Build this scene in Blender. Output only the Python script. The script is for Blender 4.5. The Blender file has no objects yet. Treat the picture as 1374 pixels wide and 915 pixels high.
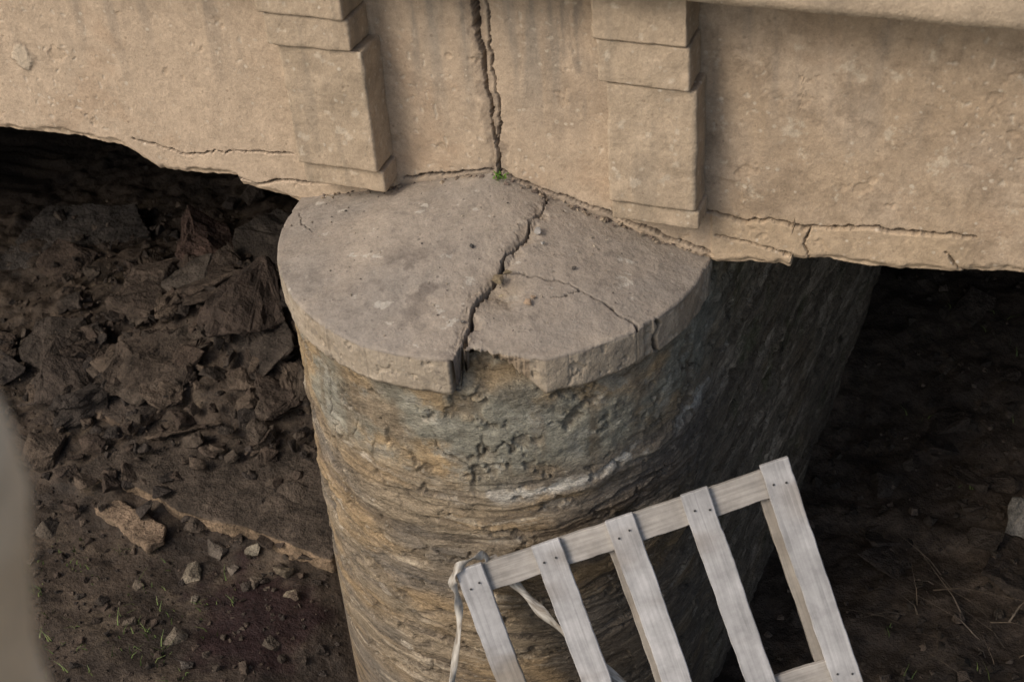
import bpy, bmesh, random
import numpy as np
from math import *
from mathutils import Vector, Matrix, Euler
random.seed(4); rng=np.random.default_rng(4)
scene=bpy.context.scene

# ---------------------------------------------------------------- noise (gradient noise, rotated octaves)
_r=np.random.default_rng(77)
_perm=np.tile(_r.permutation(4096),2)
_g2=np.stack([np.cos(np.arange(4096)*2.399963),np.sin(np.arange(4096)*2.399963)],-1)
_t=_r.normal(size=(4096,3)); _g3=_t/np.linalg.norm(_t,axis=1)[:,None]
def _fade(t): return t*t*t*(t*(t*6-15)+10)
def vn(x,y,z=None,s=0):
    if z is None or np.isscalar(z):
        x,y=np.broadcast_arrays(np.asarray(x,float)+(0 if z is None else z*3.3),np.asarray(y,float))
        i=np.floor(x).astype(np.int64);j=np.floor(y).astype(np.int64);u=x-i;v=y-j;fu=_fade(u);fv=_fade(v);r=0
        for a in (0,1):
            pa=_perm[(i+a+s*131)&4095]
            for b in (0,1):
                g=_g2[_perm[(pa+j+b)&4095]]
                r=r+(g[...,0]*(u-a)+g[...,1]*(v-b))*(fu if a else 1-fu)*(fv if b else 1-fv)
        return r*1.45
    x,y,z=np.broadcast_arrays(np.asarray(x,float),np.asarray(y,float),np.asarray(z,float))
    i=np.floor(x).astype(np.int64);j=np.floor(y).astype(np.int64);k=np.floor(z).astype(np.int64)
    u=x-i;v=y-j;w=z-k;fu=_fade(u);fv=_fade(v);fw=_fade(w);r=0
    for a in (0,1):
        pa=_perm[(i+a+s*131)&4095]
        for b in (0,1):
            pb=_perm[(pa+j+b)&4095]
            for c in (0,1):
                g=_g3[_perm[(pb+k+c)&4095]]
                r=r+(g[...,0]*(u-a)+g[...,1]*(v-b)+g[...,2]*(w-c))*(fu if a else 1-fu)*(fv if b else 1-fv)*(fw if c else 1-fw)
    return r*1.6
def fbm(x,y,z=None,o=4,s=0,g=.5):
    t=0;a=1;n=0; x=np.asarray(x,float);y=np.asarray(y,float)
    if z is not None: z=np.asarray(z,float)
    for q in range(o):
        t=t+a*vn(x+q*17.31,y+q*7.17,None if z is None else z+q*3.7,s+q); n+=a; a*=g
        x,y=(x*.8-y*.6)*2.03,(x*.6+y*.8)*2.03
        if z is not None: z=z*2.03
    return t/n*1.45
def fbmA(x,y,o=4,s=0,g=.5):   # anisotropic-safe (no rotation)
    t=0;a=1;n=0; x=np.asarray(x,float);y=np.asarray(y,float)
    for q in range(o):
        f=2.03**q; t=t+a*vn(x*f+q*17.31,y*f+q*7.17,None,s+q); n+=a; a*=g
    return t/n*1.45
def sstep(a,b,x): 
    t=np.clip((x-a)/(b-a),0,1); return t*t*(3-2*t)
def mixc(c,col,m):
    m=np.clip(m,0,1)[...,None]; return c*(1-m)+np.array(col)*m
def pdist(px,py,pts):
    best=np.full(np.shape(px),1e9); par=np.zeros(np.shape(px)); L=0
    for (x0,y0),(x1,y1) in zip(pts[:-1],pts[1:]):
        dx,dy=x1-x0,y1-y0; l=hypot(dx,dy)
        t=np.clip(((px-x0)*dx+(py-y0)*dy)/(l*l),0,1)
        d=np.hypot(px-x0-t*dx,py-y0-t*dy); m=d<best
        best=np.where(m,d,best); par=np.where(m,L+t*l,par); L+=l
    return best,par/L
# ---------------------------------------------------------------- helpers
def link(o,parent=None):
    scene.collection.objects.link(o)
    if parent: o.parent=parent
    return o
def empty(name):
    return link(bpy.data.objects.new(name,None))
def setcol(me,C):
    a=me.color_attributes.new('Col','FLOAT_COLOR','POINT')
    c=np.ones((len(me.vertices),4),np.float32); c[:,:3]=np.clip(C,.002,1)
    a.data.foreach_set('color',c.reshape(-1))
def grid_obj(name,V,C,mat,parent=None,smooth=True):
    n,m=V.shape[:2]
    me=bpy.data.meshes.new(name)
    me.vertices.add(n*m); me.vertices.foreach_set('co',V.reshape(-1).astype(np.float32))
    idx=np.arange(n*m).reshape(n,m)
    q=np.stack([idx[:-1,:-1],idx[:-1,1:],idx[1:,1:],idx[1:,:-1]],-1).reshape(-1,4)
    me.loops.add(q.size); me.loops.foreach_set('vertex_index',q.reshape(-1).astype(np.int32))
    me.polygons.add(len(q)); me.polygons.foreach_set('loop_start',np.arange(0,q.size,4,dtype=np.int32))
    me.polygons.foreach_set('loop_total',np.full(len(q),4,dtype=np.int32))
    me.update(calc_edges=True); me.validate()
    setcol(me,C.reshape(-1,3))
    me.polygons.foreach_set('use_smooth',np.full(len(me.polygons),smooth))
    me.materials.append(mat)
    return link(bpy.data.objects.new(name,me),parent)
def getco(me):
    a=np.zeros(len(me.vertices)*3,np.float32); me.vertices.foreach_get('co',a); return a.reshape(-1,3).astype(float)
def getno(me):
    a=np.zeros(len(me.vertices)*3,np.float32); me.vertices.foreach_get('normal',a); return a.reshape(-1,3).astype(float)

def mat_stone(name,grain=220,bump=.35,spk=(.05,.04,.035),spkamt=.5,pale=(.6,.55,.45),paleamt=.3,var=.25,rough=.92,big=14,stretch=(1,1,1)):
    m=bpy.data.materials.new(name); m.use_nodes=True; nt=m.node_tree; N=nt.nodes; L=nt.links
    b=N['Principled BSDF']; b.inputs['Roughness'].default_value=rough; b.inputs['Specular IOR Level'].default_value=.25
    at=N.new('ShaderNodeAttribute'); at.attribute_name='Col'
    tc=N.new('ShaderNodeTexCoord'); mp=N.new('ShaderNodeMapping'); mp.inputs['Scale'].default_value=stretch
    L.new(tc.outputs['Object'],mp.inputs['Vector'])
    def noise(sc,det=6,ro=.6):
        n=N.new('ShaderNodeTexNoise'); n.inputs['Scale'].default_value=sc; n.inputs['Detail'].default_value=det; n.inputs['Roughness'].default_value=ro
        L.new(mp.outputs['Vector'],n.inputs['Vector']); return n.outputs['Fac']
    def rng_(s,a,b_,c=0,d=1):
        r=N.new('ShaderNodeMapRange'); r.inputs[1].default_value=a; r.inputs[2].default_value=b_; r.inputs[3].default_value=c; r.inputs[4].default_value=d
        L.new(s,r.inputs[0]); return r.outputs[0]
    def mth(op,a,b_):
        x=N.new('ShaderNodeMath'); x.operation=op
        for i,v in enumerate((a,b_)):
            if isinstance(v,(int,float)): x.inputs[i].default_value=v
            else: L.new(v,x.inputs[i])
        return x.outputs[0]
    def mix(a,bb,f,t='MIX'):
        x=N.new('ShaderNodeMix'); x.data_type='RGBA'; x.blend_type=t
        if isinstance(f,float): x.inputs[0].default_value=f
        else: L.new(f,x.inputs[0])
        for s,i in ((a,6),(bb,7)):
            if isinstance(s,tuple): x.inputs[i].default_value=(*s,1)
            else: L.new(s,x.inputs[i])
        return x.outputs[2]
    n1=noise(big,5,.7); n2=noise(grain,1,.6); n3=noise(big*5,3,.65)
    v=mth('ADD',rng_(n1,.3,.7,1-var,1+var),rng_(n3,.3,.7,-var*.6,var*.6))
    v=mth('ADD',v,rng_(n2,.25,.75,-var*.7,var*.7))
    cc=N.new('ShaderNodeCombineColor')
    for i in range(3): L.new(v,cc.inputs[i])
    col=mix(at.outputs['Color'],cc.outputs[0],1.0,'MULTIPLY')
    vo=N.new('ShaderNodeTexVoronoi'); vo.inputs['Scale'].default_value=38; L.new(mp.outputs['Vector'],vo.inputs['Vector'])
    vsz=N.new('ShaderNodeSeparateColor'); L.new(vo.outputs['Color'],vsz.inputs[0])
    d1=mth('DIVIDE',vo.outputs['Distance'],mth('ADD',mth('MULTIPLY',vsz.outputs[0],1.1),.15))
    msk=rng_(n1,.46,.60,0,spkamt)
    col=mix(col,spk,mth('MULTIPLY',rng_(d1,.12,.26,1,0),msk))
    d2=mth('DIVIDE',vo.outputs['Distance'],mth('ADD',mth('MULTIPLY',vsz.outputs[1],1.2),.1))
    msk2=rng_(n1,.54,.42,0,paleamt)
    col=mix(col,pale,mth('MULTIPLY',mth('MULTIPLY',rng_(d2,.16,.3,1,0),msk2),rng_(vsz.outputs[2],.55,.6,0,1)))
    L.new(col,b.inputs['Base Color'])
    h=mth('ADD',mth('MULTIPLY',n3,1.),mth('MULTIPLY',n2,.3))
    x=N.new('ShaderNodeBump'); x.inputs['Distance'].default_value=.02; x.inputs['Strength'].default_value=bump
    L.new(h,x.inputs['Height']); L.new(x.outputs[0],b.inputs['Normal'])
    return m
M_wall=mat_stone('weathered_render',var=.17,bump=.25,spkamt=.5,spk=(.14,.105,.07),paleamt=.8,pale=(.56,.49,.39))
M_cap=mat_stone('weathered_concrete',var=.17,bump=.3,spkamt=.65,spk=(.07,.06,.052),paleamt=.35,pale=(.38,.35,.30))
M_body=mat_stone('eroded_stone',grain=170,bump=.7,var=.42,spkamt=.35,paleamt=.45,pale=(.42,.38,.30),big=11,stretch=(1,1,3.0))
M_ground=mat_stone('damp_earth',grain=110,bump=.6,var=.42,spkamt=.3,paleamt=.2,pale=(.12,.095,.075),rough=.72,big=7)
M_rock=mat_stone('rubble_stone',grain=130,bump=.9,var=.5,spkamt=.5,paleamt=.45,pale=(.14,.115,.09),big=9)

# ---------------------------------------------------------------- wall
bridge=empty('stone_bridge')
xs=np.concatenate([np.arange(-9,-2.3,.12),np.arange(-2.3,2.1,.0042),np.arange(2.1,9.01,.12)])
ZT=2.0
s=np.concatenate([np.linspace(0,.56,260),np.linspace(.58,1,10)])
zbp=[(-9,-.5),(-6,.05),(-3,.15),(-2.04,.13),(-1.90,.14),(-1.69,.13),(-1.54,.12),(-1.48,.08),(-1.41,.04),(-1.25,.045),(-1.06,.06),(-1.05,.02),(-.86,-.01),(-.81,-.02),(-.71,-.04),(-.6,-.06),(.6,-.06),(.80,-.02),(.95,.01),(1.08,.01),(1.085,.05),(1.18,.07),(1.3,.065),(1.45,.06),(1.64,.09),(1.83,.11),(3,.14),(6,.05),(9,-.5)]
zb=np.interp(xs,[p[0] for p in zbp],[p[1] for p in zbp])+.011*fbmA(xs*4,xs*0+.37,o=4,s=3,g=.5)+.009*np.clip(fbmA(xs*13,xs*0+.7,o=3,s=4,g=.6),-.1,1)
S,X=np.meshgrid(s,xs,indexing='ij'); Z=zb[None,:]+(ZT-zb[None,:])*S
jx=.014*fbm(X*13,Z*13,o=4,s=11,g=.65); jz=.014*fbm(X*13,Z*13,o=4,s=12,g=.65)
Y=-.006*fbm(X*3,Z*3,o=4,s=1)-.0012*fbm(X*30,Z*30,o=3,s=2)
base=np.array([.41,.325,.237])
C=np.ones(X.shape+(3,))*base
C=mixc(C,(.48,.38,.28),sstep(.0,.5,fbm(X*1.6,Z*1.6,o=5,s=5))*.7)
C=mixc(C,(.32,.25,.18),sstep(.0,.6,fbm(X*2.5,Z*2.5,o=5,s=6))*.65)
C=mixc(C,(.47,.37,.27),sstep(-.6,-1.2,X)*.7)
C=mixc(C,(.33,.23,.15),sstep(.25,.6,fbm(X*2.2+5,Z*2.2,o=5,s=25,g=.6))*.35)
rt=sstep(.74,.8,X)
C=mixc(C,(.35,.265,.178),rt*.65*sstep(-.5,.4,fbm(X*3,Z*3,o=5,s=7)))
C=mixc(C,(.23,.175,.12),rt*.65*sstep(-.1,.5,fbm(X*4.5,Z*4.5,o=6,s=8,g=.78)))
C=mixc(C,(.5,.43,.33),rt*.65*sstep(.3,.5,fbm(X*7,Z*7,o=6,s=26,g=.75)))
st=fbmA(X*14,Z*1.1,o=4,s=9)
C=mixc(C,(.22,.19,.155),sstep(.05,.6,st)*sstep(.25,.9,Z)*.5)
mid=sstep(-.4,-.35,X)*sstep(.48,.44,X)
C=mixc(C,(.25,.22,.18),mid*sstep(-.2,.5,st)*sstep(.35,.8,Z)*.6)
C=mixc(C,(.18,.16,.135),np.exp(-((X-.33)/.09)**2)*sstep(.35,.8,Z)*.7*sstep(-.3,.3,fbmA(X*20,Z*4,s=10)))
C=mixc(C,(.15,.13,.11),mid*sstep(.05,.0,Z-.23*(1-abs(X)/.8)+.03*fbm(X*12,Z*12,s=13))*.5)
pit=sstep(.50,.62,vn(X*38,Z*38,s=14))*sstep(-.1,.35,fbm(X*2,Z*2,s=15)); Y+=pit*.003; C=mixc(C,(.52,.46,.37),pit*.5)
ch=sstep(.5,.58,fbm(X*5,Z*5,o=5,s=18,g=.55)); Y+=ch*.004; C=mixc(C,(.38,.29,.2),ch*.4)
main=[(-.005,-.1),(.02,.2),(.03,.3),(.015,.42),(.015,.52),(.0,.6),(.005,.68),(-.02,.78),(-.012,.9),(-.03,1.05),(-.02,1.4),(-.03,2)]
d,t=pdist(X+jx,Z+jz,main); w=np.interp(Z,[0,.2,.5,.6,.75,.9,1.2],[.003,.0045,.0055,.007,.0095,.011,.012])*(1+.55*fbmA(X*0+.4,Z*22,s=16))
cr=sstep(w*1.15,w*.7,d); Y+=cr*.10; C=mixc(C,(.06,.048,.036),cr*.9)
halo=sstep(.045,.0,d-w+.025*fbm(X*20,Z*20,s=17)); C=mixc(C,(.18,.145,.115),halo*.55); Y+=halo*.006
Y+=np.where((X<.01)&(X>-.4),.010,0)*sstep(.0,.3,Z)
d,t=pdist(X+jx,Z+jz,[(.03,.35),(.05,.5),(.035,.7),(.03,1.0)]); c2=sstep(.0045,.0022,d); Y+=c2*.02; C=mixc(C,(.09,.07,.055),c2*.8)
hair=[([(.775,.20),(.92,.165),(.99,.195),(1.07,.18),(1.14,.19),(1.25,.20),(1.36,.215),(1.5,.22),(1.67,.23)],.0042),
([(1.14,.19),(1.12,.12),(1.14,.06)],.003),([(.82,.10),(.95,.09),(1.08,.065)],.004),([(1.58,.16),(1.62,.12),(1.66,.09)],.003),
([(-1.5,.17),(-1.4,.155),(-1.27,.13),(-1.15,.16),(-.97,.18),(-.8,.2)],.0032),([(-1.06,.06),(-.98,.04),(-.87,.07),(-.75,.08),(-.6,.10),(-.42,.13)],.0045),
([(-.35,.16),(-.2,.19),(0,.235)],.004),([(.03,.235),(.3,.165),(.6,.08),(.8,.02)],.006)]
for pts,w0 in hair:
    d,t=pdist(X+jx*.9,Z+jz*.9,pts); wv=w0*(1+.6*fbm(X*9,Z*9,s=24)); c2=sstep(wv*1.2,wv*.6,d); Y+=c2*.035; C=mixc(C,(.04,.03,.025),c2*.92)
cz=np.interp(X,[.775,.92,.99,1.07,1.25,1.67,9],[.2,.165,.195,.18,.2,.23,.23])
bl=sstep(.004,-.004,Z+jz*.9-cz)*(X>.8)*sstep(1.70,1.6,X); Y-=bl*.008; C=mixc(C,(.43,.33,.22),bl*.5)
edge=sstep(.03,.0,Z-zb[None,:]-.02*fbm(X*9,Z*9,s=19)); Y+=edge*.014*(1+.5*fbm(X*12,Z*12,s=20)); C=mixc(C,(.46,.36,.25),edge*.6)
pd=np.hypot((X+1.915)*1,(Z-.475)*.9)+.02*fbm(X*20,Z*20,o=4,s=21); pm=sstep(.05,.04,pd); Y-=pm*.006*(1+.5*fbm(X*40,Z*40,s=22)); C=mixc(C,(.5,.43,.33),pm*.6); C=mixc(C,(.2,.16,.12),sstep(.012,.0,abs(pd-.05))*.5)
V=np.stack([X,Y,Z],-1)
def row(y,dz,amp):
    return np.stack([xs,np.full_like(xs,y)+.01*fbmA(xs*6,xs*0+y*9+.3,s=30),zb+dz+amp*fbmA(xs*6,xs*0+y*5+.3,o=4,s=31)],-1)
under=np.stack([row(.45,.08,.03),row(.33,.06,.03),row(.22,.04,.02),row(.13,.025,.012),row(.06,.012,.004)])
V=np.concatenate([under,V]); C=np.concatenate([np.repeat(C[:1]*.5,5,0),C])  # underside rows at half the wall colour, shade put into the colour
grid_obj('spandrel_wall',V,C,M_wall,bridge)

def solid(name,bm,voxel,amp,fs,col,mat,parent,cfn=None):
    me=bpy.data.meshes.new(name); bm.to_mesh(me); bm.free()
    o=bpy.data.objects.new(name,me); scene.collection.objects.link(o)
    if voxel:
        md=o.modifiers.new('r','REMESH'); md.mode='VOXEL'; md.voxel_size=voxel
        dg=bpy.context.evaluated_depsgraph_get(); m2=bpy.data.meshes.new_from_object(o.evaluated_get(dg)); o.modifiers.clear(); o.data=m2; me=m2; me.name=name
    P=getco(me); Nn=getno(me)
    dsp=amp*fbm(P[:,0]*fs,P[:,1]*fs,P[:,2]*fs,o=5,s=40,g=.6)
    P2=P+Nn*dsp[:,None]
    me.vertices.foreach_set('co',P2.reshape(-1).astype(np.float32)); me.update()
    Cc=np.ones_like(P)*np.array(col)
    if cfn: Cc=cfn(P,Cc,dsp)
    setcol(me,Cc); me.polygons.foreach_set('use_smooth',np.full(len(me.polygons),True))
    me.materials.clear(); me.materials.append(mat)
    if parent: o.parent=parent
    return o
def boxbm(x0,x1,y0,y1,z0,z1,bev=.008):
    bm=bmesh.new(); bmesh.ops.create_cube(bm,size=1)
    for v in bm.verts:
        v.co=Vector(((x0+x1)/2+v.co.x*(x1-x0),(y0+y1)/2+v.co.y*(y1-y0),(z0+z1)/2+v.co.z*(z1-z0)))
    if bev: bmesh.ops.bevel(bm,geom=bm.edges[:],offset=bev,segments=1,affect='EDGES')
    return bm
def wallcol(P,C,d):
    X,Y,Z=P.T
    C=mixc(C,(.30,.24,.17),sstep(-.1,.5,fbm(X*4,Y*4,Z*4,o=5,s=50))*.5)
    C=mixc(C,(.21,.18,.14),sstep(.1,.6,fbmA(X*18+Y*11,Z*1.5,s=51))*.35)
    C=mixc(C,(.46,.37,.27),sstep(.15,.5,fbm(X*9,Y*9,Z*9,o=4,s=49))*.4)
    C=mixc(C,(.54,.47,.37),sstep(.5,.6,vn(X*34,Y*34,Z*34,s=52))*.5)
    return C
pc=(.39,.31,.222)
for nm,b in [('pilaster_shaft_west',(-.705,-.385,-.13,.02,.245,.72)),('pilaster_foot_west',(-.70,-.375,-.105,.02,.15,.240)),
             ('pilaster_necking_west',(-.735,-.415,-.145,.02,.723,.84)),('pilaster_capital_west',(-.75,-.425,-.158,.02,.843,1.3)),
             ('pilaster_shaft_east',(.475,.775,-.13,.02,.262,.71)),('pilaster_foot_east',(.48,.785,-.115,.02,.185,.258)),
             ('pilaster_necking_east',(.45,.755,-.143,.02,.713,.865)),('pilaster_capital_east',(.44,.75,-.155,.02,.868,1.3))]:
    solid(nm,boxbm(*b,.004),.0062,.008,6,pc,M_wall,bridge,wallcol)
solid('cornice',boxbm(-9,9,-.26,.02,1.06,1.6,.012),.04,.006,4,(.43,.345,.25),M_wall,bridge,wallcol)
solid('parapet',boxbm(-9,9,-.2,.1,1.605,2.3,.012),.08,.006,4,(.42,.335,.24),M_wall,bridge,wallcol)
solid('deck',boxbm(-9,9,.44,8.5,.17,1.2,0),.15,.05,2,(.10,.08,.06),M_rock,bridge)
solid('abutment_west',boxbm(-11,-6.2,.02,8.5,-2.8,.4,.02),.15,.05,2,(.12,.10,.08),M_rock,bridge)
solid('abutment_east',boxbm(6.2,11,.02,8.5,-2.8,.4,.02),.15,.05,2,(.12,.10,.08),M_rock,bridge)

# ---------------------------------------------------------------- pier
pier=empty('bridge_pier')
RB=.765
out=[]
for y in np.arange(5,1.0,-.05): out.append((-RB,y,-1,0))
for y in np.arange(1.0,0,-.02): out.append((-RB,y,-1,0))
for a in np.arange(0,pi,.0062): out.append((-RB*cos(a),-RB*sin(a),-cos(a),-sin(a)))
for y in np.arange(0,1.2,.008): out.append((RB+.085*y,y,1,-.08))
for y in np.arange(1.2,5,.02): out.append((RB+.085*y,y,1,-.08))
out=np.array(out); u=np.concatenate([[0],np.cumsum(np.hypot(*np.diff(out[:,:2],axis=0).T))])
i0=80+50; u=u-u[i0]
zz=np.concatenate([np.linspace(.17,-.02,12),np.arange(-.026,-2.75,-.0055)])
Zb,U=np.meshgrid(zz,u,indexing='ij'); oy=out[None,:,1]+0*Zb; ox=out[None,:,0]+0*Zb
Zb=np.minimum(Zb,np.where(oy<.06,-.03,.17))
wz=Zb+.07*fbm(U*.8,Zb*1.0,s=60)+.018*fbm(U*5,Zb*5,s=59)
low=sstep(-.42,-.64,wz+.03*fbm(U*4,Zb*4,s=48))
str1=fbmA(U*1.3,wz*15,o=5,s=61,g=.65); str2=fbmA(U*3,wz*44,o=4,s=62,g=.62)
rough_=fbm(U*7,Zb*9,o=5,s=64,g=.62)
ledge=np.abs(fbmA(U*.9,wz*8,o=3,s=56))
D=.012*fbm(U*2,Zb*2,s=63)+low*(.009*str1+.008*str2+.009*rough_-.012*sstep(.08,.0,ledge))+(1-low)*(.009*rough_+.0025*fbm(U*30,Zb*30,s=65))
D+=(.012*np.exp(-((wz+.60)/.03)**2)-.014*np.exp(-((wz+.67)/.02)**2))*(.2+.8*sstep(-.3,.3,fbm(U*3,Zb*3,s=58)))
chip=fbm(U*6,wz*8,o=5,s=66,g=.6); D-=.014*sstep(.22,.34,chip)
rc=np.abs(fbm(U*4,Zb*2.4,o=4,s=67)); ck=sstep(.032,.01,rc)*(1-low)*sstep(-.2,.2,fbm(U*2,Zb*2,s=68)); D-=ck*.009
D+=-.02*Zb
D=np.where(oy<.06,np.minimum(D,.03),D)
D=D-np.where(oy<.06,sstep(-.155,-.10,Zb+.02*fbm(U*8,Zb*8,s=55))*.055,0)
V=np.stack([ox+out[None,:,2]*D,oy+out[None,:,3]*D,Zb],-1)
C=np.ones(U.shape+(3,))*np.array([.26,.21,.145])
n=fbm(U*2.2,Zb*2.6,o=5,s=70)
C=mixc(C,(.25,.25,.205),sstep(-.3,.2,n+.35*sstep(.8,1.5,U))*(1-low)*.8)
C=mixc(C,(.37,.265,.145),sstep(0,.45,fbm(U*3,Zb*4,o=5,s=71)+.45*sstep(1.1,.3,U))*(1-low)*.8)
C=mixc(C,(.15,.115,.075),sstep(.1,.6,fbmA(U*12,Zb*2,o=4,s=72))*(1-low)*.6)
C=mixc(C,(.34,.33,.28),sstep(.1,.45,fbm(U*6,Zb*7,o=6,s=54,g=.68))*(1-low)*.65)
C=mixc(C,(.12,.10,.075),sstep(.2,.5,fbm(U*5,Zb*6,o=6,s=47,g=.7))*(1-low)*.5)
C=mixc(C,(.30,.215,.12),low*sstep(-.3,.3,fbm(U*1.5,wz*4,o=4,s=73))*.75)
C=mixc(C,(.11,.09,.07),low*sstep(.0,.4,-str1)*.7)
C=mixc(C,(.09,.075,.06),low*sstep(.08,.02,ledge)*.6)
C=mixc(C,(.15,.135,.115),low*sstep(-.05,.35,fbm(U*1.2,wz*3,o=4,s=79)+.4*sstep(1.3,2.0,U))*.75)  # dark grey grows to the right: shading of that side put into the colour
C=mixc(C,(.44,.375,.28),low*sstep(.2,.5,fbmA(U*2.4,wz*24,o=5,s=74,g=.68))*.65)
C=mixc(C,(.46,.41,.33),sstep(.38,.53,fbm(U*4,wz*9,o=6,s=75,g=.72))*.65)
pm=np.exp(-((wz+.58)/.03)**2)*sstep(1.1,1.6,U)*sstep(-.1,.25,fbm(U*6,Zb*9,o=5,s=76,g=.65)); C=mixc(C,(.57,.54,.47),pm*.9)
C=mixc(C,(.05,.04,.03),ck*.8); C=mixc(C,(.15,.12,.085),sstep(.22,.34,chip)*.5)
side=sstep(RB*pi-.1,RB*pi+.35,U)
C=mixc(C,(.27,.215,.15),side*.5); C=mixc(C,(.13,.14,.065),side*sstep(.2,.6,fbm(U*3,Zb*3,s=77))*.5)
C=mixc(C,(.54,.45,.34),side*sstep(.05,.35,fbmA(U*1.3,wz*11,o=5,s=57,g=.65))*.7)
C=mixc(C,(.09,.07,.05),side*sstep(.05,.35,fbmA(U*1.3,wz*9,o=5,s=46,g=.65))*.6)
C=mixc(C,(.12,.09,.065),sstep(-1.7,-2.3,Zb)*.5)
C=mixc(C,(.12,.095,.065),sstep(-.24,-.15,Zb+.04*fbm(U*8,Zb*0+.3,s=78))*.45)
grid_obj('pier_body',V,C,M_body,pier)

# cap
RC=.8;HC=.23;TC=.15
th=np.linspace(-.02,pi+.02,900)
front=(th>0.5)
cap_x=-np.cos(th)*.8
notch=np.where(front,np.interp(cap_x,[.13,.150,.158,.2,.27,.34,.39,.42],[0,0,1,1,.85,.6,.2,0]),0)
notch=notch*(1+.25*fbmA(th*30,th*0+.3,o=4,s=80))*(notch>0)
gap=np.interp(cap_x,[.130,.137,.158,.166],[0,1,1,0])
rmax=RC-.06*np.clip(notch,0,1)+.004*fbmA(th*5,th*0+.3,o=4,s=81)-.006*sstep(.2,.5,fbmA(th*11,th*0+.6,o=4,s=45,g=.6))
tt=TC*(1-.8*np.clip(notch,0,1.05))+.006*fbmA(th*7,th*0+.3,o=5,s=82,g=.65)
rf=np.concatenate([np.linspace(.0,.95,240),np.linspace(.953,.99,14)])
A=[];Zc=[];kind=[]
for q in rf:
    r=rmax*q; A.append(r); Zc.append(HC*(1-r/RC)); kind.append(0)
er=.010
for k in np.linspace(0,pi/2,5)[1:]:
    A.append(rmax*.99+(rmax*.01)*np.sin(k)); Zc.append(HC*(1-rmax/RC)-er*(1-np.cos(k))+.001); kind.append(.3)
ztop=HC*(1-rmax/RC)-er
for k in np.linspace(0,1,44)[1:]:
    A.append(rmax-np.clip(notch,0,1)*.05*k**1.2-.008*sstep(.9,1,k)); Zc.append(ztop-(tt-er)*k); kind.append(1)
for k in np.linspace(0,1,12)[1:]:
    A.append((rmax-np.clip(notch,0,1)*.05)*(1-k)+.6*k-.008); Zc.append(ztop-(tt-er)); kind.append(2)
A=np.array(A);Zc=np.array(Zc);kind=np.array(kind)[:,None]*np.ones((1,len(th)))
Xc=-A*np.cos(th)[None];Yc=-A*np.sin(th)[None]
topm=(kind<.5); sidem=(kind==1)
dispz=.007*fbm(Xc*3,Yc*3,o=5,s=83)+.0028*fbm(Xc*16,Yc*16,o=4,s=84)
jx=.012*fbm(Xc*18,Yc*18,o=4,s=85,g=.65); jy=.012*fbm(Xc*18,Yc*18,o=4,s=86,g=.65)
C=np.ones(Xc.shape+(3,))*np.array([.285,.245,.20])
C=mixc(C,(.24,.215,.185),sstep(-.2,.5,fbm(Xc*2.4,Yc*2.4,o=5,s=87))*.7)
C=mixc(C,(.35,.30,.24),sstep(.1,.6,fbm(Xc*4,Yc*4,o=5,s=88))*.55)
C=mixc(C,(.15,.13,.11),sstep(.22,.6,fbm(Xc*7,Yc*7,o=6,s=89,g=.68))*.5)
blot=sstep(.1,.4,fbm(Xc*9+3,Yc*9,o=5,s=90))*np.exp(-(((Xc+.1)/.25)**2+((Yc+.5)/.15)**2)); C=mixc(C,(.12,.10,.085),blot*.7)
C=mixc(C,(.46,.43,.37),sstep(.46,.58,fbm(Xc*8,Yc*14,o=5,s=91,g=.6))*.6)
dep=np.zeros_like(Xc)
cracks=[([(.205,.02),(.21,0),(.22,-.08),(.20,-.15),(.20,-.23),(.18,-.29),(.16,-.34),(.17,-.40),(.155,-.45),(.15,-.49),(.13,-.56),(.15,-.65),(.155,-.72),(.148,-.84)],[.003,.0045,.005,.0055,.0055,.006,.008,.011],.10),
 ([(.17,-.395),(.23,-.375),(.29,-.38),(.37,-.37),(.45,-.37),(.50,-.385),(.54,-.39),(.60,-.42),(.65,-.43),(.665,-.455),(.71,-.47)],[.003,.0035,.004,.005],.03),
 ([(.45,-.37),(.40,-.42),(.36,-.44)],[.002,.002],.01),([(-.62,-.25),(-.68,-.2),(-.75,-.12)],[.002,.002],.01)]
for pts,ws,dd in cracks:
    d,t=pdist(Xc+jx,Yc+jy,pts); w=np.interp(t,np.linspace(0,1,len(ws)),ws)*(1+.4*fbm(Xc*25,Yc*25,s=92))
    c2=sstep(w*1.2,w*.7,d); dep=np.maximum(dep,c2*dd); C=mixc(C,(.045,.036,.028),c2*.9)
    C=mixc(C,(.16,.13,.105),sstep(.03,.0,d-w+.01*fbm(Xc*30,Yc*30,s=93))*.4*(dd/.11))
    if dd>.09:
        spl=sstep(.05,.0,d-w)*sstep(.0,.3,fbm(Xc*12,Yc*12,s=94)); dispz-=spl*.010; C=mixc(C,(.32,.26,.19),spl*.4)
hol=np.exp(-(((Xc-.20)/.07)**2+((Yc+.47)/.08)**2)); dispz-=hol*.02*(1+.6*fbm(Xc*20,Yc*20,s=95)); C=mixc(C,(.24,.19,.13),hol*.6)
east=sstep(.0,.02,Xc-np.interp(-Yc,[0,.08,.29,.34,.56,.72,.84],[.21,.22,.18,.16,.13,.155,.148]))
Zc=Zc+np.where(kind<2,dispz,0)*np.where(topm,1,np.where(sidem,.4,0))-east*.010*np.clip(A/.8,0,1)
Zc=np.where(topm,Zc-dep,Zc)
sgap=gap[None]*sidem*1.0; A2=A-sgap*.08
A2=A2+sidem*(.004*fbm(th[None]*12,Zc*14,o=4,s=96)-.006*sstep(.3,.5,fbm(th[None]*14,Zc*18,o=4,s=97)))
A2=A2+sidem*np.clip(notch,0,1)[None]*.02*fbm(th[None]*14,Zc*20,o=4,s=53,g=.6)
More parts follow.
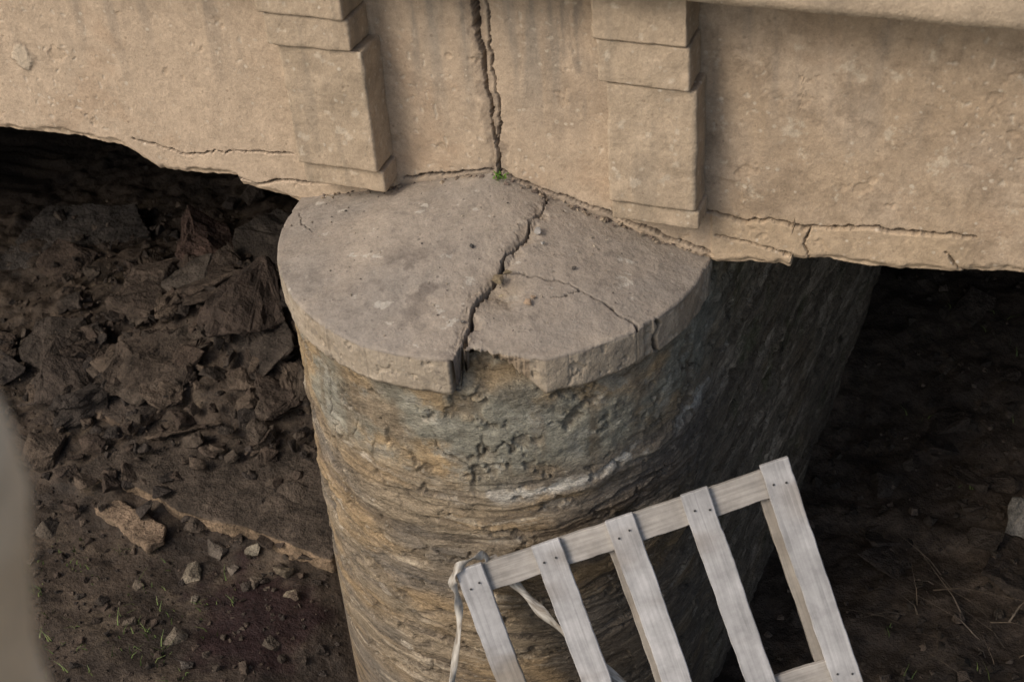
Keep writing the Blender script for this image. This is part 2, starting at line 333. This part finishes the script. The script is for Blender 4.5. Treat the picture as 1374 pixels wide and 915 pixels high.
cse,_=pdist(Xc,Zc+.5*jy,[(.705,.0),(.715,-.05),(.70,-.09),(.71,-.16)]); c2=sstep(.006,.003,cse)*sidem*(Yc<-.2); A2=A2-c2*.02
C=np.where(sidem[...,None],mixc(C,(.37,.31,.23),np.ones_like(A)*.65),C)
C=mixc(C,(.23,.185,.13),sidem*sstep(0,.5,fbm(th[None]*4,Zc*9,o=5,s=98))*.45)
C=mixc(C,(.10,.09,.08),sidem*sstep(.2,.5,fbm(th[None]*20,Zc*20,o=4,s=99))*.3)
C=mixc(C,(.05,.04,.03),np.clip(sgap+c2,0,1)*.85)
nb=(notch[None]>.3)&(sidem|(kind==2)); C=np.where(nb[...,None],mixc(C,(.25,.19,.13),np.ones_like(A)*.7),C)
Xc=-A2*np.cos(th)[None];Yc=-A2*np.sin(th)[None]
grid_obj('pier_cap',np.stack([Xc,Yc,Zc],-1),C,M_cap,pier)
solid('pier_core',boxbm(-.6,.6,-.35,4.5,-.6,-.05,.02),.04,.01,6,(.1,.08,.06),M_rock,pier)

# ---------------------------------------------------------------- ground
def gz(x,y):
    x=np.asarray(x,float);y=np.asarray(y,float)
    z=-2.42+.05*fbm(x*.8,y*.8,s=100)
    L=sstep(-.6,-1.3,x)
    z=z+L*(.16+.42*np.exp(-(((x+2.1)/1.0)**2+((y-1.6)/.85)**2))+.06*sstep(0,.8,y))
    z=z+L*(.055*fbm(x*3.5,y*3.5,o=5,s=101,g=.6)+.03*np.abs(fbm(x*8,y*8,o=3,s=102)))*(.35+.65*sstep(-.2,.6,y))
    z=z+(1-L)*.05*fbm(x*3,y*3,o=5,s=103,g=.6)
    z=z+2.9*sstep(4.6,9.5,y)+.10*np.exp(-(((x-.9)/.8)**2+((y+1.3)/.7)**2))  # rise at the back: unseen bank, added to stop light entering under the deck
    z=z+(1-L)*.5*sstep(1.5,4.5,y)
    z=z+sstep(12,40,np.hypot(x,y))*1.5*(y>0)
    return z
gx=np.concatenate([np.arange(-80,-10,5),np.arange(-10,-4.6,.25),np.arange(-4.6,3.2,.018),np.arange(3.2,10,.25),np.arange(10,81,5)])
gy=np.concatenate([np.arange(-80,-8,5),np.arange(-8,-1.4,.25),np.arange(-1.4,4.6,.02),np.arange(4.6,12,.25),np.arange(12,81,5)])
GY,GX=np.meshgrid(gy,gx,indexing='ij'); GZ=gz(GX,GY)
C=np.ones(GX.shape+(3,))*np.array([.060,.045,.033])
C=mixc(C,(.038,.029,.022),sstep(-.2,.4,fbm(GX*1.5,GY*1.5,o=5,s=105)))
C=mixc(C,(.12,.092,.064),sstep(.1,.5,fbm(GX*3,GY*3,o=6,s=106,g=.68))*.6*sstep(-.6,-1.2,GX))
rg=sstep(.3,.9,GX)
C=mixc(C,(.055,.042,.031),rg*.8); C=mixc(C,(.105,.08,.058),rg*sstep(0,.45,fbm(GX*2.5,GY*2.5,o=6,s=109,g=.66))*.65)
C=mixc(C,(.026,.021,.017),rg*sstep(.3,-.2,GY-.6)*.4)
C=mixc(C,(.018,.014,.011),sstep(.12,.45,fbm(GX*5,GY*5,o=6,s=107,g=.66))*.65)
C=C*(1-.4*sstep(1.8,3.4,GY))[...,None]  # shade under the bridge painted in: soil colour darkens towards the back
red=sstep(.42,.2,np.hypot(GX+1.33,(GY+.22)*1.0)+.3*fbm(GX*4,GY*4,o=5,s=108,g=.65)); C=mixc(C,(.019,.008,.009),red*.8)
C=mixc(C,(.13,.12,.07),(np.hypot(GX,GY)>9)*1.)
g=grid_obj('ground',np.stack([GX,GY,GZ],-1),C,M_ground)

# ---------------------------------------------------------------- rocks
def rock_bm(size,flat,seed,npts=11,cuts=2):
    r=random.Random(seed); bm=bmesh.new()
    for i in range(npts):
        v=Vector((r.uniform(-1,1),r.uniform(-1,1),r.uniform(-1,1))); m=max(abs(v.x),abs(v.y),abs(v.z)); v=v/m*r.uniform(.75,1)
        bm.verts.new((v.x*size*.5,v.y*size*.5*r.uniform(.85,1),v.z*size*.5*flat))
    bmesh.ops.convex_hull(bm,input=bm.verts[:])
    for e in [v for v in bm.verts if not v.link_faces]: bm.verts.remove(e)
    if cuts: bmesh.ops.bevel(bm,geom=bm.edges[:],offset=size*.02,segments=1,affect='EDGES')
    bmesh.ops.triangulate(bm,faces=bm.faces[:])
    if cuts: bmesh.ops.subdivide_edges(bm,edges=bm.edges[:],cuts=cuts,use_grid_fill=True)
    return bm
def rock_arrays(size,flat,seed,loc,rot,cuts,col):
    bm=rock_bm(size,flat,seed,cuts=cuts)
    M=Matrix.Translation(loc)@rot.to_matrix().to_4x4()
    bm.transform(M); bm.normal_update(); bm.verts.ensure_lookup_table(); bm.verts.index_update()
    P=np.array([v.co[:] for v in bm.verts]); Nn=np.array([v.normal[:] for v in bm.verts])
    k=5/size**.5
    d=size*(.08 if cuts>1 else .05)*fbm(P[:,0]*k,P[:,1]*k,P[:,2]*k,o=4,s=seed%97,g=.65)
    P=P+Nn*d[:,None]; F=[[v.index for v in f.verts] for f in bm.faces]; bm.free()
    c=np.array(col)[None]*(1+.5*fbm(P[:,0]*9,P[:,1]*9,P[:,2]*9,s=5))[:,None]
    return P,F,c
def pile(name,items,mat):
    VS=[];FS=[];CS=[];o=0
    for it in items:
        P,F,c=rock_arrays(*it); VS.append(P); CS.append(c); FS+= [[i+o for i in f] for f in F]; o+=len(P)
    me=bpy.data.meshes.new(name); me.from_pydata(np.concatenate(VS).tolist(),[],FS); setcol(me,np.concatenate(CS)); me.materials.append(mat)
    return link(bpy.data.objects.new(name,me))
def rr(a): return Euler((random.uniform(-a,a),random.uniform(-a,a),random.uniform(0,6.28)))
def pick():
    return random.choice([(.062,.047,.036),(.045,.036,.029),(.082,.062,.046),(.056,.041,.031),(.038,.031,.026),(.066,.052,.04)])
items=[]
def put(x,y,size,flat,col=None,rot=None,cuts=1,dz=0.):
    items.append((size,flat,random.randrange(9999),Vector((x,y,float(gz(x,y))+size*flat*.2+dz)),rot or rr(.35),cuts,col or pick()))
put(-2.15,1.35,.62,.3,(.052,.039,.031),Euler((.35,-.2,.5)),4,.09)
put(-2.75,2.1,.48,.5,(.095,.062,.048),Euler((.1,.2,.3)),4,.09)
put(-2.3,2.1,.55,.5,(.045,.037,.03),None,4,.07)
put(-2.95,1.75,.4,.4,(.085,.065,.05),None,4,.07)
put(-2.65,1.65,.38,.4,(.075,.062,.05),None,4,.07)
put(-1.9,.95,.6,.25,(.052,.039,.03),Euler((.25,.1,1.1)),4,.05)
put(-1.6,1.7,.6,.4,(.042,.035,.028),None,4,.07)
put(-2.9,.45,.25,.6,(.075,.057,.042),None,3)
put(-3.3,1.2,.45,.35,(.045,.036,.029),None,4)
put(-2.5,.95,.6,.25,(.055,.042,.032),Euler((.2,-.15,.3)),4,.05)
put(-1.45,1.15,.5,.35,(.058,.045,.034),None,4,.07)
put(-3.0,.95,.45,.3,(.05,.039,.031),None,4,.03)
for i in range(48):
    a=random.gauss(-2.2,.75); b=random.gauss(1.4,.6)
    if a>-1.05 or b<.5: continue
    put(a,b,random.uniform(.22,.48),random.uniform(.16,.34),None,rr(.45),4,.03)
for i in range(620):
    a=random.gauss(-2.3,.85); b=random.gauss(1.2,.7)
    if a>-.95 or b<.1: continue
    s_=random.uniform(.03,.13)*random.choice([.6,1,1.4]); put(a,b,s_,random.uniform(.3,.75),None,rr(.6),2 if s_>.09 else 1,.05)
for i in range(2800):
    a=random.uniform(-4,-.85); b=random.uniform(-.9,2.8)
    if hypot(a,b)<.85: continue
    put(a,b,random.uniform(.008,.03)*random.choice([.7,1,1,2]),random.uniform(.5,.9),cuts=0,dz=random.choice([0,.03,.07]) if b>.5 else 0)
for x,y,sz,c in [(-1.75,-.05,.12,(.16,.135,.1)),(-1.5,.15,.09,(.24,.21,.16)),(-1.95,-.2,.08,(.1,.08,.06)),(-1.6,-.45,.10,(.12,.1,.075)),(-1.3,.08,.1,(.13,.105,.075)),(-1.2,-.05,.07,(.17,.14,.1)),(-2.35,.2,.11,(.13,.1,.065)),(-1.45,-.6,.08,(.11,.095,.08)),(-1.25,.22,.12,(.1,.08,.06)),(-1.7,.1,.13,(.09,.075,.06)),(-1.4,-.02,.08,(.1,.08,.06)),(-1.55,.02,.06,(.12,.1,.08)),(-2.6,.0,.14,(.08,.065,.05)),(-2.1,.12,.1,(.09,.07,.055)),(-1.65,-.2,.05,(.2,.17,.13)),(-1.15,-.35,.08,(.08,.065,.05)),(-1.85,-.45,.07,(.1,.08,.06))]:
    put(x,y,sz,.6,c,None,2)
pile('rubble_pile',items,M_rock)
items=[]
for i in range(1100):
    a=random.uniform(.9,3); b=random.uniform(-.4,3.8)
    if a<.85+.1*b: continue
    put(a,b,random.uniform(.01,.04)*random.choice([.6,1,1.8]),random.uniform(.5,.9),random.choice([(.05,.04,.03),(.04,.032,.025),(.10,.077,.058)]),cuts=0)
for i in range(34): put(random.uniform(1.25,2.6),random.uniform(.9,3.8),random.uniform(.1,.34),random.uniform(.2,.45),(.055,.043,.033),None,3,-.01)
pile('loose_stones',items,M_rock)
items=[]; put(2.09,1.52,.28,.8,(.17,.155,.13),Euler((.3,.2,.4)),4,.03); pile('fallen_stone',items,M_rock)

def slab(name,pts,z,th,tilt,col,edgecol):
    bm=bmesh.new(); cx=sum(p[0] for p in pts)/len(pts); cy=sum(p[1] for p in pts)/len(pts)
    vs=[bm.verts.new((p[0],p[1],z+tilt[0]*(p[0]-cx)+tilt[1]*(p[1]-cy))) for p in pts]
    f=bm.faces.new(vs)
    r=bmesh.ops.extrude_face_region(bm,geom=[f])
    for v in [e for e in r['geom'] if isinstance(e,bmesh.types.BMVert)]: v.co.z+=th
    bmesh.ops.recalc_face_normals(bm,faces=bm.faces[:])
    def cf(P,C,d):
        zt=z+th+tilt[0]*(P[:,0]-cx)+tilt[1]*(P[:,1]-cy)
        C=mixc(C,edgecol,sstep(.012,.025,zt-P[:,2]))
        return C*(1+.6*fbm(P[:,0]*6,P[:,1]*6,P[:,2]*6,s=120))[:,None]
    return solid(name,bm,.012,.024,6,col,M_rock,None,cf)
slab('concrete_slab',[(-2.62,.32),(-2.3,.33),(-1.9,.22),(-1.5,.2),(-1.05,.12),(-.9,.6),(-1.5,.78),(-2.0,.72),(-2.45,.8)],-2.23,.12,(.03,.12),(.055,.043,.033),(.20,.145,.095))
slab('concrete_slab',[(-2.42,.15),(-2.0,-.02),(-1.93,.04),(-1.98,.14),(-2.3,.24)],-2.23,.05,(.03,.05),(.18,.13,.088),(.19,.14,.095))
slab('concrete_slab',[(-4.3,1.9),(-3.85,1.95),(-3.45,2.45),(-3.7,2.7),(-4.3,2.55)],-2.2,.06,(.0,.1),(.06,.052,.045),(.05,.042,.035))
slab('concrete_slab',[(-2.05,1.05),(-1.55,.95),(-1.35,1.5),(-1.9,1.65)],-2.0,.10,(.1,.18),(.045,.037,.031),(.095,.072,.052))
slab('concrete_slab',[(-2.9,.75),(-2.45,.62),(-2.2,1.05),(-2.75,1.2)],-2.08,.08,(.08,.15),(.05,.039,.031),(.10,.073,.052))

items=[]
def putc(x,y,sz,col): items.append((sz,.6,random.randrange(9999),Vector((x,y,HC*(1-hypot(x,y)/RC)+sz*.15)),rr(.3),1,col))
for x,y,sz,c in [(.04,-.33,.03,(.08,.075,.07)),(.24,-.2,.035,(.42,.4,.37)),(.27,-.24,.02,(.4,.38,.34)),(.18,-.44,.04,(.24,.19,.12)),(.2,-.41,.03,(.2,.16,.1)),(.3,-.5,.028,(.3,.22,.15)),(.31,-.47,.018,(.3,.22,.15)),(.4,-.3,.02,(.1,.09,.08)),(.12,-.63,.018,(.1,.09,.08)),(.21,-.5,.02,(.3,.25,.17))]: putc(x,y,sz,c)
for i in range(130):
    a=random.uniform(.1,3.0); r=.8*sqrt(random.random())*.97; putc(-r*cos(a),-r*sin(a),random.uniform(.003,.010),random.choice([(.08,.07,.06),(.3,.26,.2),(.2,.17,.13)]))
for i in range(90):
    x=random.uniform(-.7,.75); putc(x,-random.uniform(.0,.03),random.uniform(.008,.024),random.choice([(.2,.16,.12),(.32,.26,.19),(.14,.11,.09)]))
pile('gravel',items,M_cap)

# ---------------------------------------------------------------- pallet
pal=empty('wooden_pallet')
A0=Vector((.12,-.91,-.85)); a=Vector((.858,.445,.256)).normalized(); dd=Vector((.412,-.283,-.866)); dd=(dd-a*dd.dot(a)).normalized()
nn=a.cross(dd)
cam_loc=Vector((1.7829,-4.2282,2.9440))
if nn.dot(cam_loc-A0)<0: nn=-nn
LP=1.23
def wood(name,axis):
    m=bpy.data.materials.new(name); m.use_nodes=True; nt=m.node_tree;N=nt.nodes;L=nt.links; b=N['Principled BSDF']; b.inputs['Roughness'].default_value=.85; b.inputs['Specular IOR Level'].default_value=.25
    at=N.new('ShaderNodeAttribute'); at.attribute_name='Col'; tc=N.new('ShaderNodeTexCoord'); oi=N.new('ShaderNodeObjectInfo')
    ad=N.new('ShaderNodeVectorMath'); ad.operation='ADD'; L.new(tc.outputs['Object'],ad.inputs[0])
    sc=N.new('ShaderNodeVectorMath'); sc.operation='SCALE'; sc.inputs['Scale'].default_value=37; cb=N.new('ShaderNodeCombineXYZ')
    for i in range(3): L.new(oi.outputs['Random'],cb.inputs[i])
    L.new(cb.outputs[0],sc.inputs[0]); L.new(sc.outputs[0],ad.inputs[1])
    mp=N.new('ShaderNodeMapping'); mp.inputs['Scale'].default_value=(90,3,90) if axis=='y' else (3,90,90); L.new(ad.outputs[0],mp.inputs['Vector'])
    n=N.new('ShaderNodeTexNoise'); n.inputs['Scale'].default_value=1; n.inputs['Detail'].default_value=5; n.inputs['Distortion'].default_value=.4; L.new(mp.outputs[0],n.inputs['Vector'])
    n2=N.new('ShaderNodeTexNoise'); n2.inputs['Scale'].default_value=9; n2.inputs['Detail'].default_value=6; n2.inputs['Roughness'].default_value=.7; L.new(ad.outputs[0],n2.inputs['Vector'])
    r=N.new('ShaderNodeMapRange'); r.inputs[1].default_value=.3;r.inputs[2].default_value=.7;r.inputs[3].default_value=.76;r.inputs[4].default_value=1.1; L.new(n.outputs['Fac'],r.inputs[0])
    r2=N.new('ShaderNodeMapRange'); r2.inputs[1].default_value=.3;r2.inputs[2].default_value=.7;r2.inputs[3].default_value=.68;r2.inputs[4].default_value=1.15; L.new(n2.outputs['Fac'],r2.inputs[0])
    mu=N.new('ShaderNodeMath'); mu.operation='MULTIPLY'; L.new(r.outputs[0],mu.inputs[0]); L.new(r2.outputs[0],mu.inputs[1])
    vm=N.new('ShaderNodeVectorMath'); vm.operation='SCALE'; L.new(at.outputs['Color'],vm.inputs[0]); L.new(mu.outputs[0],vm.inputs['Scale'])
    L.new(vm.outputs[0],b.inputs['Base Color'])
    bp=N.new('ShaderNodeBump'); bp.inputs['Distance'].default_value=.002; bp.inputs['Strength'].default_value=.6; L.new(n.outputs['Fac'],bp.inputs['Height']); L.new(bp.outputs[0],b.inputs['Normal'])
    return m
M_wood_l=wood('weathered_wood_long','y'); M_wood_r=wood('weathered_wood_cross','x')
def board(name,a0,a1,d0,d1,n0,n1,col,seed,dirty=None):
    bm=bmesh.new(); bmesh.ops.create_cube(bm,size=1)
    la,ld=a1-a0,d1-d0
    for v in bm.verts: v.co=Vector((v.co.x*la,v.co.y*ld,v.co.z*(n1-n0)))
    bmesh.ops.bevel(bm,geom=bm.edges[:],offset=.003,segments=1,affect='EDGES')
    long_y=ld>la
    for k in range(1,60):
        t=-.5+k/60.
        co=Vector((0,t*ld,0)) if long_y else Vector((t*la,0,0)); no=Vector((0,1,0)) if long_y else Vector((1,0,0))
        bmesh.ops.bisect_plane(bm,geom=bm.verts[:]+bm.edges[:]+bm.faces[:],plane_co=co,plane_no=no)
    me=bpy.data.meshes.new(name); bm.to_mesh(me); bm.free()
    P=getco(me); l=P[:,1] if long_y else P[:,0]; wv=P[:,0] if long_y else P[:,1]
    off=.004*fbmA(l*3,l*0+seed+.3,s=130)
    e=.003*fbmA(l*14,np.sign(wv)*5+seed+.3,o=4,s=131)
    if long_y: P[:,0]+=np.sign(wv)*e+off
    else: P[:,1]+=np.sign(wv)*e+off
    P[:,2]+=.004*fbmA(l*3,wv*3+seed,s=132)
    me.vertices.foreach_set('co',P.reshape(-1).astype(np.float32))
    c=np.array(col)[None]*(1+.12*fbmA(l*3,wv*20+seed,s=133))[:,None]
    c=mixc(c,(.22,.18,.14),sstep(.15,.6,fbmA(l*4,wv*10+seed*2,s=134))*.5)
    if dirty is not None: c=mixc(c,(.26,.22,.17),sstep(dirty-.01,dirty+.01,l+ld/2+.35*wv+.02*fbmA(wv*60,l*10,s=135))*.8)
    setcol(me,c); me.materials.append(M_wood_l if long_y else M_wood_r)
    o=bpy.data.objects.new(name,me); link(o,pal)
    Mx=Matrix((a,dd,nn)).transposed().to_4x4(); Mx.translation=A0+a*(a0+a1)/2+dd*(d0+d1)/2+nn*(n0+n1)/2
    o.matrix_world=Mx
    return o
LS=1.56; step=(LP-.11)/4
wc=(.45,.445,.44)
for i in range(5):
    k=random.uniform(.88,1.06); tilt=random.uniform(-.006,.006)
    board('slat_%d'%(i+1),i*step+(.004 if i==0 else 0)+tilt,i*step+.103+tilt,random.uniform(-.016,.004),LS,.0,.022,(wc[0]*k,wc[1]*k,wc[2]*k),i*3.1,.37 if i==0 else None)
for j,d0 in enumerate((.008,.755,1.44)):
    board('stringer_%d'%(j+1),.012,LP-.012,d0,d0+.105,-.026,-.002,(.40,.375,.34),20+j)
for i,q in enumerate((0,2,4)):
    board('bearer_%d'%(i+1),q*step-.028+(.03 if q==0 else 0),q*step+.055,.09,LS-.02,-.115,-.028,(.33,.30,.26),30+i)
bm=bmesh.new()
for i in range(5):
    for d0 in (.06,.805):
        for q in (.03,.075):
            r=bmesh.ops.create_circle(bm,cap_ends=True,radius=.0045,segments=8)
            bmesh.ops.translate(bm,verts=r['verts'],vec=(i*step+q+random.uniform(-.006,.006),d0+random.uniform(-.014,.014),.0265))
me=bpy.data.meshes.new('nails'); bm.to_mesh(me); bm.free(); setcol(me,np.ones((len(me.vertices),3))*.05); me.materials.append(M_wood_l)
o=link(bpy.data.objects.new('nails',me),pal); Mx=Matrix((a,dd,nn)).transposed().to_4x4(); Mx.translation=A0; o.matrix_world=Mx

M_strap=bpy.data.materials.new('strap_fabric'); M_strap.use_nodes=True
nt=M_strap.node_tree; b=nt.nodes['Principled BSDF']; b.inputs['Roughness'].default_value=.6
nz=nt.nodes.new('ShaderNodeTexNoise'); nz.inputs['Scale'].default_value=12; cr_=nt.nodes.new('ShaderNodeValToRGB'); cr_.color_ramp.elements[0].color=(.24,.21,.17,1); cr_.color_ramp.elements[1].color=(.48,.46,.41,1); cr_.color_ramp.elements[0].position=.35; cr_.color_ramp.elements[1].position=.65
nt.links.new(nz.outputs['Fac'],cr_.inputs[0]); nt.links.new(cr_.outputs[0],b.inputs['Base Color'])
def lf(p): return A0+a*p[0]+dd*p[1]+nn*p[2]
def ribbon(name,pts,w,parent,twist=1.):
    P=[lf(p) for p in pts]; Q=[]
    for i in range(len(P)-1):
        p0=P[max(i-1,0)];p1=P[i];p2=P[i+1];p3=P[min(i+2,len(P)-1)]
        for k in range(10):
            t=k/10; Q.append(.5*((2*p1)+(p2-p0)*t+(2*p0-5*p1+4*p2-p3)*t*t+(3*p1-p0-3*p2+p3)*t**3))
    Q.append(P[-1]); V=[];n=len(Q)
    for i,q in enumerate(Q):
        tg=(Q[min(i+1,n-1)]-Q[max(i-1,0)]).normalized(); sd=tg.cross(nn).normalized(); up=tg.cross(sd).normalized()
        an=twist*sin(i*.22); ww=w*(.8+.2*sin(i*.5))
        e=sd*cos(an)+up*sin(an)
        V.append([q-e*ww/2,q+up*.003*sin(i),q+e*ww/2])
    arr=np.array([[v[:] for v in r] for r in V]); o=grid_obj(name,arr,np.ones(arr.shape)*.5,M_strap,parent)
    md=o.modifiers.new('s','SOLIDIFY'); md.thickness=.0015
strap=empty('fabric_strap')
ribbon('corner_loop',[(.11,.06,-.03),(.12,-.015,-.01),(.08,-.03,.02),(.02,-.02,.034),(-.015,.02,.03),(-.02,.08,.02),(-.05,.18,.02),(-.12,.32,.02),(-.19,.46,.02),(-.30,.72,.02)],.036,strap)
ribbon('trailing_end',[(.135,.0,-.03),(.15,.06,-.04),(.19,.16,-.05),(.24,.28,-.04),(.30,.40,-.05),(.35,.5,-.05),(.45,.7,-.05)],.040,strap,.5)

# ---------------------------------------------------------------- vegetation
def blades(name,spots,mat,hmin,hmax,w=.004,lean=.5):
    V=[];F=[]
    for x,y,zb_,n,sp in spots:
        for i in range(n):
            px=x+random.gauss(0,sp);py=y+random.gauss(0,sp); pz=zb_ if zb_ is not None else float(gz(px,py))-.003
            an=random.uniform(0,6.28);h=random.uniform(hmin,hmax);lx=random.gauss(0,lean)*h;ly=random.gauss(0,lean)*h;b0=len(V)
            for k,t in enumerate((0,.5,1)):
                ww=w*(1-t*.85); V.append((px+lx*t*t-cos(an)*ww,py+ly*t*t-sin(an)*ww,pz+h*t*(1-.25*t))); V.append((px+lx*t*t+cos(an)*ww,py+ly*t*t+sin(an)*ww,pz+h*t*(1-.25*t)))
            F+=[(b0,b0+1,b0+3,b0+2),(b0+2,b0+3,b0+5,b0+4)]
    me=bpy.data.meshes.new(name); me.from_pydata(V,[],F); me.materials.append(mat); return link(bpy.data.objects.new(name,me))
def leafmat(name,c1,c2):
    m=bpy.data.materials.new(name); m.use_nodes=True; nt=m.node_tree; b=nt.nodes['Principled BSDF']; b.inputs['Roughness'].default_value=.7
    nz=nt.nodes.new('ShaderNodeTexNoise'); nz.inputs['Scale'].default_value=30; r=nt.nodes.new('ShaderNodeValToRGB'); r.color_ramp.elements[0].color=(*c1,1); r.color_ramp.elements[1].color=(*c2,1); r.color_ramp.elements[0].position=.35; r.color_ramp.elements[1].position=.65
    tc=nt.nodes.new('ShaderNodeTexCoord'); nt.links.new(tc.outputs['Object'],nz.inputs['Vector'])
    nt.links.new(nz.outputs['Fac'],r.inputs[0]); nt.links.new(r.outputs[0],b.inputs['Base Color']); return m
M_grass=leafmat('grass_blade',(.06,.10,.02),(.14,.18,.05)); M_dry=leafmat('dry_stem',(.08,.06,.04),(.17,.13,.09))
sp=[(random.uniform(-2.6,-1.4),random.uniform(-.8,.0),None,4,.03) for i in range(60)]
sp+=[(random.uniform(1.2,2.4),random.uniform(.2,3.0),None,3,.04) for i in range(18)]
blades('grass',sp,M_grass,.02,.07,.004,.6)
blades('weed',[(.035,-.012,.222,22,.012)],leafmat('weed_leaf',(.09,.2,.02),(.2,.34,.05)),.012,.03,.004,.8)
blades('dead_twigs',[(2.0,.80,None,10,.07),(1.75,1.0,None,6,.05),(2.1,.5,None,8,.06),(1.6,.7,None,6,.05)],M_dry,.06,.18,.005,1.8)
# foreground railing post close to the viewpoint
prof=[(-2.5,.13),(-2.2,.13),(-2.15,.095),(1.9,.088),(2.12,.088),(2.19,.090),(2.26,.105),(2.32,.120),(2.37,.120),(2.40,.11),(2.42,.08),(2.43,.0)]
zs=np.array([p[0] for p in prof]);rs=np.array([p[1] for p in prof]); zf=np.linspace(-2.5,2.43,500); rf2=np.interp(zf,zs,rs); th2=np.linspace(0,2*pi,49)
ax_=(.5793,-3.8871)
fx=Vector((-.305,.737,-.603)); rx=Vector((.939,.338,-.062)); ux=Vector((-.158,.585,.795))
q_=cam_loc+fx+rx*((-135-687)/1995)-ux*((915-457)/1995); ax_=(q_.x,q_.y)
arr=np.stack([ax_[0]+rf2[:,None]*np.cos(th2),ax_[1]+rf2[:,None]*np.sin(th2),zf[:,None]+0*th2],-1)
grid_obj('stone_post',arr,np.ones(arr.shape)*np.array([.82,.60,.39]),M_wall)

# ---------------------------------------------------------------- light, world, camera
w=bpy.data.worlds.new('World'); scene.world=w; w.use_nodes=True; nt=w.node_tree
sk=nt.nodes.new('ShaderNodeTexSky'); sk.sky_type='NISHITA'; sk.sun_disc=False
el=radians(40)
sd=Vector((-.58,-.81,0)).normalized()
sk.sun_elevation=el; sk.sun_rotation=atan2(sd.x,sd.y); sk.dust_density=4; sk.air_density=1
nt.links.new(sk.outputs[0],nt.nodes['Background'].inputs[0]); nt.nodes['Background'].inputs[1].default_value=.15
l=bpy.data.lights.new('sun','SUN'); l.energy=1.55; l.angle=radians(22); l.color=(1,.90,.79)
lo=link(bpy.data.objects.new('sun',l)); dirv=Vector((sd.x*cos(el),sd.y*cos(el),sin(el))); lo.rotation_euler=dirv.to_track_quat('Z','Y').to_euler(); lo.location=dirv*20
cam=bpy.data.cameras.new('camera'); co=link(bpy.data.objects.new('camera',cam)); scene.camera=co
cam.sensor_width=36; cam.lens=1994.9/1374*36; cam.clip_end=500; cam.clip_start=.05
yaw,pit,rol=.3935,.6474,-.0781
f=Vector((-sin(yaw)*cos(pit),cos(yaw)*cos(pit),-sin(pit))); r=Vector((cos(yaw),sin(yaw),0)); u_=r.cross(f)
r2=r*cos(rol)+u_*sin(rol); u2=-r*sin(rol)+u_*cos(rol)
Mx=Matrix((r2,u2,-f)).transposed().to_4x4(); Mx.translation=cam_loc; co.matrix_world=Mx
cam.dof.use_dof=True; cam.dof.focus_distance=5.9; cam.dof.aperture_fstop=3.2
scene.view_settings.view_transform='Standard'; scene.view_settings.look='None'; scene.view_settings.exposure=0
